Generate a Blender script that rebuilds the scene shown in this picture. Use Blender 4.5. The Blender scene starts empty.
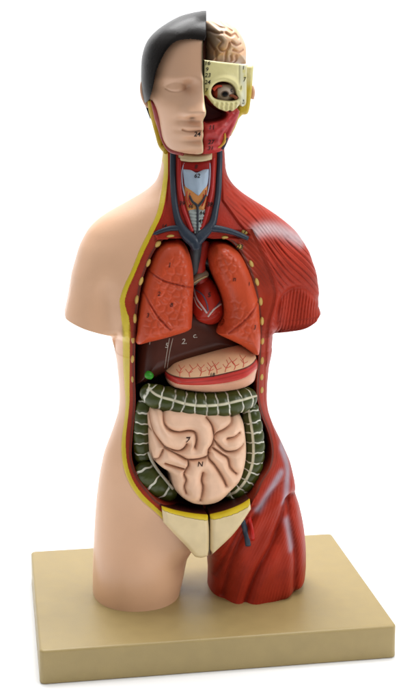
import bpy, bmesh, math, random
import numpy as np
from mathutils import Vector
from mathutils.bvhtree import BVHTree

random.seed(4); RNG = np.random.default_rng(11)
scn = bpy.context.scene
COL = scn.collection

# ------------------------------------------------------------------ camera
CAM = np.array([-0.2301, -1.4477, 0.6281]); YAW, PITCH, FPX = 0.16238, 0.22542, 1300.0
cy_, sy_, cp_, sp_ = math.cos(YAW), math.sin(YAW), math.cos(PITCH), math.sin(PITCH)
FWD = np.array([sy_*cp_, cy_*cp_, -sp_]); RGT = np.array([cy_, -sy_, 0.0]); UPV = np.cross(RGT, FWD)

def aty(p, Y):
    """points measured in the photograph -> points on the vertical plane y = Y of the model"""
    p = np.atleast_2d(np.asarray(p, float)); Y = np.broadcast_to(np.asarray(Y, float), (len(p),))
    d = (p[:, :1]-207)/FPX*RGT + (350-p[:, 1:])/FPX*UPV + FWD
    return CAM + d*((Y-CAM[1])/d[:, 1])[:, None]

def onto(p, F, it=6):
    p = np.atleast_2d(np.asarray(p, float)); Y = np.full(len(p), -0.06)
    for _ in range(it):
        q = aty(p, Y); Y = F(q[:, 0], q[:, 2])
    q = aty(p, Y); return q

# ------------------------------------------------------------------ small maths
def lin(c):
    if isinstance(c, str): c = [int(c[i:i+2], 16) for i in (0, 2, 4)]
    c = np.asarray(c, float)/255
    return np.where(c <= .04045, c/12.92, ((c+.055)/1.055)**2.4)

def sstep(a, b, x):
    t = np.clip((x-a)/(b-a), 0, 1); return t*t*(3-2*t)

def spline(pts, n=8, closed=False):
    P = np.asarray(pts, float); m = len(P); out = []
    rng = range(m) if closed else range(m-1)
    for i in rng:
        if closed: a, b, c, d = P[(i-1) % m], P[i], P[(i+1) % m], P[(i+2) % m]
        else: a, b, c, d = P[max(i-1, 0)], P[i], P[i+1], P[min(i+2, m-1)]
        for k in range(n):
            t = k/n
            out.append(.5*((2*b)+(c-a)*t+(2*a-5*b+4*c-d)*t*t+(3*b-a-3*c+d)*t**3))
    if not closed: out.append(P[-1])
    return np.array(out)

def corners(pts, n=8):
    """closed outline; None marks a sharp corner at the point before it"""
    segs, cur = [], []
    for p in pts:
        if p is None:
            segs.append(cur); cur = [cur[-1]]
        else: cur.append(p)
    cur.append(pts[0]); segs.append(cur)
    out = []
    for s in segs:
        if len(s) >= 2: out.extend(spline(s, n)[:-1])
    return np.array(out)

def resample(P, n, closed=True):
    Q = np.vstack([P, P[:1]]) if closed else P
    L = np.r_[0, np.cumsum(np.linalg.norm(np.diff(Q, axis=0), axis=1))]
    t = np.linspace(0, L[-1], n, endpoint=not closed)
    return np.stack([np.interp(t, L, Q[:, k]) for k in range(Q.shape[1])], 1)

def pdist(x, z, P, closed=False):
    """distance to a polyline in the xz plane, plus the running length at the nearest point"""
    Q = np.vstack([P, P[:1]]) if closed else P
    best = np.full(x.shape, 1e9); run = np.zeros(x.shape); acc = 0.0
    for a, b in zip(Q[:-1], Q[1:]):
        ab = b-a; L2 = ab@ab
        if L2 < 1e-14: continue
        t = np.clip(((x-a[0])*ab[0]+(z-a[1])*ab[1])/L2, 0, 1)
        d = np.hypot(x-a[0]-t*ab[0], z-a[1]-t*ab[1])
        m = d < best; best = np.where(m, d, best); run = np.where(m, acc+t*math.sqrt(L2), run)
        acc += math.sqrt(L2)
    return best, run

def inside(x, z, P):
    r = np.zeros(x.shape, bool); a = P[-1]
    for b in P:
        c = ((b[1] > z) != (a[1] > z))
        with np.errstate(divide='ignore', invalid='ignore'):
            r ^= c & (x < (a[0]-b[0])*(z-b[1])/(a[1]-b[1])+b[0])
        a = b
    return r

def sdf(x, z, P):
    d = pdist(x, z, P, True)[0]
    return np.where(inside(x, z, P), d, -d)          # positive inside

def vnoise(x, z, s, seed=0):
    """smooth value noise, feature size s"""
    g = np.random.default_rng(seed).random((64, 64))
    u, v = x/s+31.7, z/s+17.3
    i, j = np.floor(u).astype(int), np.floor(v).astype(int)
    fu, fv = u-i, v-j; fu = fu*fu*(3-2*fu); fv = fv*fv*(3-2*fv)
    G = lambda a, b: g[a % 64, b % 64]
    return (G(i, j)*(1-fu)+G(i+1, j)*fu)*(1-fv)+(G(i, j+1)*(1-fu)+G(i+1, j+1)*fu)*fv

def worley(x, z, s, seed):
    """distance to the borders of irregular cells of size s"""
    r = np.random.default_rng(seed)
    x0, x1, z0, z1 = x.min()-s, x.max()+s, z.min()-s, z.max()+s
    nx, nz = int((x1-x0)/s)+2, int((z1-z0)/s)+2
    pts = np.array([(x0+(i+.5*(j % 2)+r.uniform(-.32, .32))*s, z0+(j+r.uniform(-.32, .32))*s) for i in range(nx) for j in range(nz)])
    f1 = np.full(x.shape, 9.0); f2 = f1.copy()
    for p in pts:
        d = np.hypot(x-p[0], z-p[1])
        f2 = np.minimum(f2, np.maximum(f1, d)); f1 = np.minimum(f1, d)
    return (f2-f1)/s

def gsmooth(z, v, sig):
    zz = np.linspace(z.min(), z.max(), 900); vv = np.interp(zz, z, v); st = zz[1]-zz[0]
    n = int(3*sig/st)+1; k = np.exp(-.5*(np.arange(-n, n+1)*st/sig)**2); k /= k.sum()
    e = np.r_[2*vv[0]-vv[1:n+1][::-1], vv, 2*vv[-1]-vv[-n-1:-1][::-1]]
    return zz, np.convolve(e, k, 'valid')

def gau(x, z, c, sx, sz): return np.exp(-((x-c[0])/sx)**2-((z-c[1])/sz)**2)

PXM = 0.001135                                        # metres per photo pixel at the model

# ------------------------------------------------------------------ materials
def material(name, rough=.36, bump=.12, bscale=350., mottle=.10, mscale=28., spec=.5, coat=0.0):
    m = bpy.data.materials.new(name); m.use_nodes = True
    nt = m.node_tree; N = nt.nodes; L = nt.links; N.clear()
    out = N.new('ShaderNodeOutputMaterial'); b = N.new('ShaderNodeBsdfPrincipled')
    L.new(b.outputs[0], out.inputs[0])
    at = N.new('ShaderNodeAttribute'); at.attribute_name = 'Col'
    tc = N.new('ShaderNodeTexCoord')
    n1 = N.new('ShaderNodeTexNoise'); n1.inputs['Scale'].default_value = mscale; n1.inputs['Detail'].default_value = 5
    L.new(tc.outputs['Object'], n1.inputs['Vector'])
    mr = N.new('ShaderNodeMapRange'); mr.inputs[1].default_value = .3; mr.inputs[2].default_value = .7
    mr.inputs[3].default_value = 1-mottle; mr.inputs[4].default_value = 1+mottle*.6
    L.new(n1.outputs['Fac'], mr.inputs[0])
    mx = N.new('ShaderNodeVectorMath'); mx.operation = 'SCALE'
    L.new(at.outputs['Color'], mx.inputs[0]); L.new(mr.outputs[0], mx.inputs['Scale'])
    L.new(mx.outputs[0], b.inputs['Base Color'])
    n2 = N.new('ShaderNodeTexNoise'); n2.inputs['Scale'].default_value = bscale; n2.inputs['Detail'].default_value = 3
    L.new(tc.outputs['Object'], n2.inputs['Vector'])
    bp = N.new('ShaderNodeBump'); bp.inputs['Strength'].default_value = bump; bp.inputs['Distance'].default_value = .001
    L.new(n2.outputs['Fac'], bp.inputs['Height']); L.new(bp.outputs[0], b.inputs['Normal'])
    rr = N.new('ShaderNodeMapRange'); rr.inputs[3].default_value = rough-.06; rr.inputs[4].default_value = rough+.08
    L.new(n1.outputs['Fac'], rr.inputs[0]); L.new(rr.outputs[0], b.inputs['Roughness'])
    b.inputs['Specular IOR Level'].default_value = spec
    b.inputs['Coat Weight'].default_value = coat; b.inputs['Coat Roughness'].default_value = .2
    return m

M_SKIN = material('skin_paint', .33, .10, 260, .06, 14, spec=.5)
M_MUS = material('muscle_paint', .43, .25, 420, .16, 45, spec=.16)
M_ORG = material('organ_paint', .36, .16, 380, .12, 40, spec=.32)
M_LIV = material('liver_paint', .28, .08, 300, .18, 30, spec=.26)
M_COL = material('colon_paint', .30, .16, 300, .16, 60, spec=.36)
M_BONE = material('bone_paint', .42, .18, 350, .08, 50)
M_HAIR = material('hair_paint', .27, .10, 300, .10, 40, spec=.11)
M_DARK = material('cavity_paint', .55, .20, 300, .15, 40, spec=.3)
M_BASE = material('base_plastic', .42, .14, 700, .05, 60)
M_INK = material('ink', .55, 0, 300, .02, 40, spec=.3)
M_FAT = material('fat_paint', .38, .3, 420, .10, 60)

# ------------------------------------------------------------------ mesh building
class MB:
    def __init__(s): s.v = []; s.f = []; s.c = []; s.mi = []; s.n = 0
    def add(s, v, f, c, mi=0):
        v = np.asarray(v, float); c = np.asarray(c, float)
        if c.ndim == 1: c = np.tile(c, (len(v), 1))
        s.v.append(v); s.c.append(c); s.f += [tuple(int(k)+s.n for k in q) for q in f]; s.mi += [mi]*len(f)
        s.n += len(v); return s
    def bvh(s): return BVHTree.FromPolygons([tuple(p) for p in np.vstack(s.v)], s.f)
    def build(s, name, mats, parent=None, recalc=False):
        me = bpy.data.meshes.new(name); V = np.vstack(s.v); C = np.vstack(s.c)
        me.from_pydata(V.tolist(), [], s.f)
        if not isinstance(mats, (list, tuple)): mats = [mats]
        for m in mats: me.materials.append(m)
        me.polygons.foreach_set('material_index', np.array(s.mi, np.int32))
        me.polygons.foreach_set('use_smooth', np.ones(len(s.f), bool))
        a = me.color_attributes.new('Col', 'FLOAT_COLOR', 'POINT')
        a.data.foreach_set('color', np.c_[C, np.ones(len(C))].astype(np.float32).ravel())
        if recalc:
            bm = bmesh.new(); bm.from_mesh(me); bmesh.ops.recalc_face_normals(bm, faces=bm.faces); bm.to_mesh(me); bm.free()
        me.update()
        o = bpy.data.objects.new(name, me); COL.objects.link(o)
        if parent: o.parent = parent
        return o

def patch(out, F, H=.02, R=.02, thick=.01, relief=None, color=None, center=None, nr=70, nt=260, power=2.0, mb=None, radial=False, back=.94, wall=None):
    """a bulging solid over an outline given in model xz; front follows F minus a rounded swelling"""
    O = resample(out, nt); c = np.array(center) if center is not None else O.mean(0)
    rr = np.sin(np.linspace(0, math.pi/2, nr+1))[1:]
    X = c[0]+rr[:, None]*(O[:, 0]-c[0]); Z = c[1]+rr[:, None]*(O[:, 1]-c[1])
    X = np.r_[c[0], X.ravel()]; Z = np.r_[c[1], Z.ravel()]
    d = pdist(X, Z, O, True)[0]
    prof = (1-(1-np.clip(d/R, 0, 1))**power)**(1/power)
    if radial: prof = (1-np.r_[0, np.repeat(rr, nt)]**2.3)**.5
    Y = F(X, Z)-H*prof
    if relief is not None: Y = Y-relief(X, Z, d)
    V = np.stack([X, Y, Z], 1); fs = []
    for j in range(nt): fs.append((0, 1+j, 1+(j+1) % nt))
    for k in range(nr-1):
        a = 1+k*nt; b = a+nt
        for j in range(nt): fs.append((a+j, b+j, b+(j+1) % nt, a+(j+1) % nt))
    C = color(X, Z, d) if callable(color) else np.tile(lin(color), (len(X), 1))
    # wall and back
    last = 1+(nr-1)*nt; n0 = len(V)
    er = V[last:last+nt].copy(); cc = C[last:last+nt] if wall is None else np.tile(lin(wall), (nt, 1))
    shr = np.array([c[0], 0, c[1]])
    w1 = er.copy(); w1[:, 1] += thick*(.5 if wall is None else .06)
    w2 = er.copy(); w2[:, 0] = c[0]+(er[:, 0]-c[0])*back; w2[:, 2] = c[1]+(er[:, 2]-c[1])*back; w2[:, 1] += thick
    V = np.vstack([V, w1, w2, [[c[0], w2[:, 1].max(), c[1]]]]); C = np.vstack([C, cc, cc, cc[:1]])
    for j in range(nt):
        k = (j+1) % nt
        fs.append((last+j, n0+j, n0+k, last+k)); fs.append((n0+j, n0+nt+j, n0+nt+k, n0+k))
        fs.append((n0+nt+j, n0+2*nt, n0+nt+k))
    mb = mb or MB(); mb.add(V, fs, C); return mb

def tube(path, rad, color, ns=20, mb=None, squash=1.0, caps=True, mi=0):
    """path (n,3); rad scalar/array; color array or function(u, ang)"""
    P = np.asarray(path, float); n = len(P); rad = np.broadcast_to(np.asarray(rad, float), (n,))
    T = np.gradient(P, axis=0); T /= np.linalg.norm(T, axis=1)[:, None]
    fr = np.array([0, -1.0, 0]); L = np.r_[0, np.cumsum(np.linalg.norm(np.diff(P, axis=0), axis=1))]
    ang = np.linspace(0, 2*math.pi, ns, endpoint=False)
    V = []; C = []
    for i in range(n):
        f = fr-T[i]*(fr@T[i]); f /= np.linalg.norm(f); s = np.cross(T[i], f)
        V.append(P[i]+rad[i]*(np.cos(ang)[:, None]*f*squash+np.sin(ang)[:, None]*s))
        C.append(color(np.full(ns, L[i]), ang) if callable(color) else np.tile(color, (ns, 1)))
    fs = [(i*ns+j, i*ns+(j+1) % ns, (i+1)*ns+(j+1) % ns, (i+1)*ns+j) for i in range(n-1) for j in range(ns)]
    V = np.vstack(V); C = np.vstack(C)
    if caps: fs += [tuple(range(ns))[::-1], tuple(range((n-1)*ns, n*ns))]
    mb = mb or MB(); mb.add(V, fs, C, mi); return mb

def hit(bvh, p):
    d = aty(p, 0.)[0]-CAM; d /= np.linalg.norm(d)
    loc, nor, i, dist = bvh.ray_cast(Vector(CAM), Vector(d))
    if loc is None: return None, None
    if nor.dot(Vector(d)) > 0: nor = -nor
    return np.array(loc), np.array(nor)

def trail(bvh, pts, n=6, lift=0.0, sm=2):
    """a polyline drawn on a finished surface"""
    out = []
    for p in spline(pts, n):
        l, nn = hit(bvh, p)
        if l is not None: out.append(l+nn*lift)
    out = np.array(out)
    for _ in range(sm):
        if len(out) > 2: out[1:-1] = (out[:-2]+2*out[1:-1]+out[2:])/4
    return out

_glyph = {}
def glyph(s):
    if s not in _glyph:
        cu = bpy.data.curves.new('glyph', 'FONT'); cu.body = s; cu.align_x = 'CENTER'; cu.align_y = 'CENTER'
        cu.resolution_u = 3; cu.shear = .18; cu.offset = .012
        o = bpy.data.objects.new('glyph', cu); COL.objects.link(o)
        bpy.context.view_layer.update()
        me = o.evaluated_get(bpy.context.evaluated_depsgraph_get()).to_mesh()
        bm = bmesh.new(); bm.from_mesh(me); bmesh.ops.triangulate(bm, faces=bm.faces)
        for _ in range(3):
            lg = [e for e in bm.edges if e.calc_length() > .12]
            if lg: bmesh.ops.subdivide_edges(bm, edges=lg, cuts=1); bmesh.ops.triangulate(bm, faces=bm.faces)
        bm.verts.index_update()
        v = np.array([q.co[:2] for q in bm.verts]); f = [tuple(w.index for w in p.verts) for p in bm.faces]; bm.free()
        _glyph[s] = (v, f); bpy.data.objects.remove(o); bpy.data.curves.remove(cu)
    return _glyph[s]

def write(mb, bvh, s, p, size_px, color='241a17', mi=1, rot=0.0):
    """a printed numeral lying on the surface"""
    l, n = hit(bvh, p)
    if l is None: return
    v, f = glyph(s)
    n = n+np.array([0, -1.2, 0]); n /= np.linalg.norm(n)
    r = np.array([1., -.16, 0]); r -= n*(r@n); r /= np.linalg.norm(r); u = np.cross(n, r); u /= np.linalg.norm(u)
    c, sn = math.cos(rot), math.sin(rot); r, u = c*r+sn*u, -sn*r+c*u
    if u[2] < 0: u = -u
    k = size_px*PXM*1.18
    V = l+n*.0006+k*(v[:, :1]*r+v[:, 1:]*u)
    # settle each point on the real surface
    hs = []
    for i in range(len(V)):
        h, nn, _, _ = bvh.ray_cast(Vector(V[i]+n*.006), Vector(-n), .02)
        if h is not None: hs.append((np.array(h)-l)@n); V[i] = np.array(h)+n*.0006
    mb.add(V, f, lin(color), mi)

def empty(name, loc=(0, 0, 0)):
    o = bpy.data.objects.new(name, None); COL.objects.link(o); o.location = loc; o.empty_display_size = .05; return o

ROOT = empty('anatomical_torso_model')
ROOT['label'] = 'human anatomy torso, half bare skin and half red muscle, open organs, on a tan base'
ROOT['category'] = 'anatomical model'

# ================================================================== BASE BOARD
def base_board():
    W, D, H = .400, .2922, .0391
    def ring(ins, rad, z):
        out = []
        for cx, cy, a0 in ((1, 1, 0), (-1, 1, 90), (-1, -1, 180), (1, -1, 270)):
            for k in range(9):
                a = math.radians(a0+90*k/8); r = max(rad-ins, .0008)
                out.append((cx*(W/2-rad)+r*math.cos(a), cy*(D/2-rad)+r*math.sin(a), z))
        return out
    rd = .0065; prof_ = [(.0016, -H), (.0004, -H+.0005), (0, -H+.0016), (.0004, -H*.5)]
    for k in range(7):
        a = math.radians(90*k/6); prof_.append((.0004+.0030*(1-math.cos(a)), -.0030*(1-math.sin(a))))
    rings = [ring(i_, rd, z) for i_, z in prof_]; n = len(rings[0])
    V = [p for r in rings for p in r]
    fs = [(i_*n+j, i_*n+(j+1) % n, (i_+1)*n+(j+1) % n, (i_+1)*n+j) for i_ in range(len(rings)-1) for j in range(n)]
    # flat top made of inset rings so that its shading stays flat
    b0 = (len(rings)-1)*n; V2 = [(x*.97, y*.97, 0.0) for x, y, z in rings[-1]]
    fs += [(b0+j, b0+(j+1) % n, len(V)+(j+1) % n, len(V)+j) for j in range(n)]
    fs.append(tuple(len(V)+j for j in range(n))); V += V2
    fs.append(tuple(range(n))[::-1])
    MB().add(V, fs, lin('9f8b5b')).build('base_board', M_BASE, ROOT, True)
base_board()

# ================================================================== TORSO
XM = -.008
def zx(pts, Y=0.0):
    q = aty(pts, Y); return q[:, [0, 2]]
def table(pts):                                       # (py, value) measured along the midline at Y=-.06
    a = np.array(pts, float); z = aty(np.c_[np.full(len(a), 203.), a[:, 0]], -.03)[:, 2]
    o = np.argsort(z); return z[o], a[o, 1]

sil_L = np.vstack([zx([(164, 140), (163, 153), (161.5, 168), (156.4, 183), (143, 193.5), (121, 205.5), (101, 216.5), (88.7, 228), (79.5, 245.5), (71.3, 274), (66.8, 299), (64, 312)]),
                   zx([(63.2, 319), (66, 322.5), (84, 328.6), (104, 333.5)], -.035), zx([(111.5, 335.5)], -.035),
                   zx([(114, 346), (116.8, 361), (119.2, 384), (119.7, 400), (118.6, 413), (112.8, 431), (104, 454), (99.3, 477), (96.4, 500), (94.9, 520), (93.7, 546), (92.8, 575)]), [[-.1306, 0]]])
sil_R = np.vstack([zx([(223, 140), (223.8, 153.5), (224.7, 170), (229, 180.6), (240.7, 192), (257.6, 202.3), (278, 215.6), (294.8, 229.4), (306.7, 248), (315, 272), (317.6, 290), (316.4, 303), (318.6, 310)]),
                   zx([(320.4, 317.5), (317, 321.5), (303.3, 327.5), (284, 333)], -.035), zx([(274, 336)], -.035),
                   zx([(270.8, 348), (267.6, 363), (266.2, 380), (265.6, 397), (267, 409), (272, 423), (281.5, 442), (289.3, 459.6), (292.8, 475), (294.5, 492), (300, 510), (302.6, 525), (303.8, 540), (304, 558), (302.5, 577)]), [[.114, 0]]])
def sil(S, z):
    o = np.argsort(S[:, 1]); return np.interp(z, S[o, 1], S[o, 0])
def smooth_sil(S):
    # fine table, softened a little
    z = np.linspace(0, .545, 700); x = sil(S, z)
    z1, x1 = gsmooth(z, x, .0045); z2, x2 = gsmooth(z, x, .0007)
    z = z1; w = np.exp(-((z-.328)/.020)**2); w = np.clip(w*2.0, 0, 1); return z, x1*(1-w)+x2*w
ZL, XLs = smooth_sil(sil_L); ZR, XRs = smooth_sil(sil_R)
xL = lambda z: np.interp(z, ZL, XLs); xR = lambda z: np.interp(z, ZR, XRs)
bz, bv = table([(130, .043), (152, .043), (170, .045), (190, .050), (205, .056), (220, .061), (240, .067), (262, .072), (290, .075), (320, .074), (350, .070), (380, .066), (410, .064), (440, .066), (470, .068), (500, .066), (530, .064), (600, .062), (660, .062)])
bz, bv = gsmooth(bz, bv, .012)
bF = lambda z: np.interp(z, bz, bv)
# inner edge of each half: midline above, inside of the thigh below
Zc = aty([(207, 545)], -.02)[0, 2]
inL = np.array([[-.0272, 0], [-.0225, .02], [-.018, .045], [-.013, Zc-.004], [XM+.004, Zc+.012], [XM, .2]])
inR = np.array([[.0085, 0], [.009, .02], [.007, .045], [.004, Zc-.004], [XM+.004, Zc+.012], [XM, .2]])
xiL = lambda z: np.interp(z, inL[:, 1], inL[:, 0]); xiR = lambda z: np.interp(z, inR[:, 1], inR[:, 0])
wleg = lambda z: 1-sstep(.03, .135, z)

out_L = zx([(88.7, 228), (79.5, 245.5), (71.3, 274), (66.8, 299), (64, 312), (62.5, 330), (62, 350)])
out_R = zx([(294.8, 229.4), (306.7, 248), (315, 272), (317.6, 290), (316.4, 303), (319.2, 312), (320.6, 325), (321, 350)])
XLs = np.where(ZL > .30, np.maximum(XLs, np.interp(ZL, out_L[::-1, 1], out_L[::-1, 0])+np.where(ZL < .40, .0012*(1-sstep(.36, .395, ZL)), -.02)), XLs)
XRs = np.where(ZR > .30, np.minimum(XRs, np.interp(ZR, out_R[::-1, 1], out_R[::-1, 0])-np.where(ZR < .40, .0012*(1-sstep(.36, .395, ZR)), -.02)), XRs)
def _trunk(x_of, sgn):
    zz = np.array([0, .05, .1, .15, .2, .24, .27, .295]); a = np.abs(np.array([float(x_of(q)) for q in zz])-XM)
    zz = np.r_[zz, .312, .345, .40, .6]; a = np.r_[a, a[-1], a[-1]+.005, a[-1]+.007, a[-1]+.007]
    return gsmooth(zz, a, .008)
_aL, _aR = _trunk(xL, -1), _trunk(xR, 1)
ZPIT = float(aty([(111.5, 335.5)], -.035)[0, 2])
def prof(s, n): return (1-np.clip(np.abs(s), 0, 1)**n)**(1/n)
def nexp(z):                                          # squarer slices across the shoulders
    return 2.15+.55*np.exp(-((z-.36)/.05)**2)
def body_h(x, z):
    l = x < XM
    a = np.where(l, XM-xL(z), xR(z)-XM)
    full = bF(z)*prof((x-XM)/a, nexp(z))
    at = np.where(l, np.interp(z, *_aL), np.interp(z, *_aR))
    at = np.where(z < .295, a, at)
    tk = bF(z)*prof((x-XM)/(at+.015*sstep(ZPIT-.008, ZPIT+.008, z)), nexp(z)+.25)
    oL = np.interp(z, out_L[::-1, 1], out_L[::-1, 0]); oR = np.interp(z, out_R[::-1, 1], out_R[::-1, 0])
    inn = np.where(l, XM-at+.030, XM+at-.030); ou = np.where(l, oL, oR)
    arm = .047*prof((x-(inn+ou)/2)/(np.abs(ou-inn)/2), 2.3)
    fade = sstep(ZPIT-.030, ZPIT+.030, z); fade = fade+(1-fade)*sstep(-.009, .003, np.abs(x-XM)-at)*sstep(ZPIT-.012, ZPIT+.004, z)
    arm = arm*fade
    spl = .5*(tk+arm+np.sqrt((tk-arm)**2+.007**2)-.007)
    wa = 1-sstep(.355, .43, z); wb = sstep(.255, .285, z)
    tr = full*(1-wa*wb)+spl*wa*wb
    left_leg = x < (xiL(z)+xiR(z))/2
    lo = np.where(left_leg, xL(z), xiR(z)); hi = np.where(left_leg, xiL(z), xR(z))
    lg = bF(z)*prof((x-(lo+hi)/2)/((hi-lo)/2), 2.15)
    w = wleg(z); return tr*(1-w)+lg*w
F_body = lambda x, z: -body_h(x, z)
def ob(pts, n=6, closed=False, dy=0.0):
    s = spline(pts, n, closed) if n else np.array(pts, float)
    return onto(s, lambda x, z: F_body(x, z)+dy)[:, [0, 2]]

# --- traced lines
fat_out = [(163.5, 146), (164, 153), (164, 172), (160.9, 194), (157, 212.5), (149.8, 229), (139.5, 250), (131, 271.5), (124, 286), (119.8, 300), (120.6, 312), (122, 325), (122.6, 340), (123, 363), (124.6, 388), (125.5, 402), (124.4, 419), (121.5, 442), (122.5, 462), (128.3, 481), (139.9, 498.6), (157.3, 514), (176, 533)]
fat_in = [(168, 146), (167.8, 153), (167.8, 175), (165.4, 198), (161.2, 215.5), (153.4, 232), (143.5, 252.5), (135, 273), (128, 289), (124.8, 301), (126.5, 311), (129.4, 322), (129.6, 357), (129.4, 388), (129.3, 402), (127.5, 421), (125.6, 440), (127, 462), (133, 480.5), (144, 496), (158.5, 509.5), (178, 527)]
gap_l = [(176, 239), (163.6, 241.8), (154, 255), (148, 268.6), (143, 284), (139.3, 307), (137, 330), (136, 350), (135.7, 375), (136.5, 400), (135.4, 419), (133.4, 438.6), (132.6, 458), (138, 476), (147.6, 490), (160, 502.5)]
gap_bot = [(180, 511.5), (207, 517), (232, 511.5), (251, 499)]
gap_r = [(260, 482.5), (269.4, 467), (272, 452), (269, 434.4), (261.5, 415), (257.6, 396), (258, 376), (259.5, 350), (259.5, 318), (257, 297), (252, 277), (245.5, 262), (238, 249), (228, 241), (214, 240)]
gap_top = [(205, 239.5), (196, 240.5), (187, 240)]
crease = [(252, 229), (258, 241), (264, 255), (270, 270), (274, 284), (275.8, 295), (273.5, 307), (269.5, 322), (267.5, 340), (266.6, 362)]
rim_low = [(266, 400), (268.5, 412), (274, 430), (277.5, 447), (277, 462), (270, 476), (261, 488), (252, 500)]
W_win = ob([(167.8, 140), (167.8, 175), (165.4, 198), (161.2, 215.5), (153, 232), (157, 240), (176, 239), (196, 241), (214, 240), (240, 240), (252, 236), (240, 222), (224, 200), (223.5, 175), (223.2, 140)], 0)
FO = ob(fat_out); FI = ob(fat_in); GAP = ob(gap_l+gap_bot+gap_r+gap_top, 5, True)
CR = ob(crease); RL = ob(rim_low)

def lerpc(c0, c1, t): return c0*(1-t[:, None])+c1*t[:, None]

C_SKIN, C_MUS, C_BAND, C_FAT = lin('e0b28f'), lin('9f2e1b'), lin('96301d'), lin('cdb418')
thigh_g = [ob(p) for p in ([(286, 478), (270, 496), (252, 520), (237, 548), (228, 575), (224, 596)], [(297, 492), (286, 500), (280, 520), (272, 545), (256, 575), (246, 603)],
                           [(288, 500), (290, 525), (296, 555), (295, 592)], [(252, 508), (240, 530), (228, 552), (215, 575)])]
white_th = [ob([(281, 473), (273, 486), (258, 509)]), ob([(281, 446), (286.5, 462), (287.5, 478), (283, 501)]), ob([(286, 520), (289, 533), (291, 548)])]
white_sh = ob([(256, 231), (268, 229), (282, 231), (300, 240)])
delt_top = ob([(253, 236), (265, 238.5), (284, 236), (300, 242)])
arm_top = ob([(277, 322), (280, 300), (290, 289.5), (304, 288), (318, 300)])
trap_g = ob([(229, 186), (240, 204), (256, 222)])
trap_g2 = ob([(236, 196), (250, 209), (266, 222)])
armpit_c = ob([(113, 336), (116, 322), (114, 305), (108, 290)])

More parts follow.
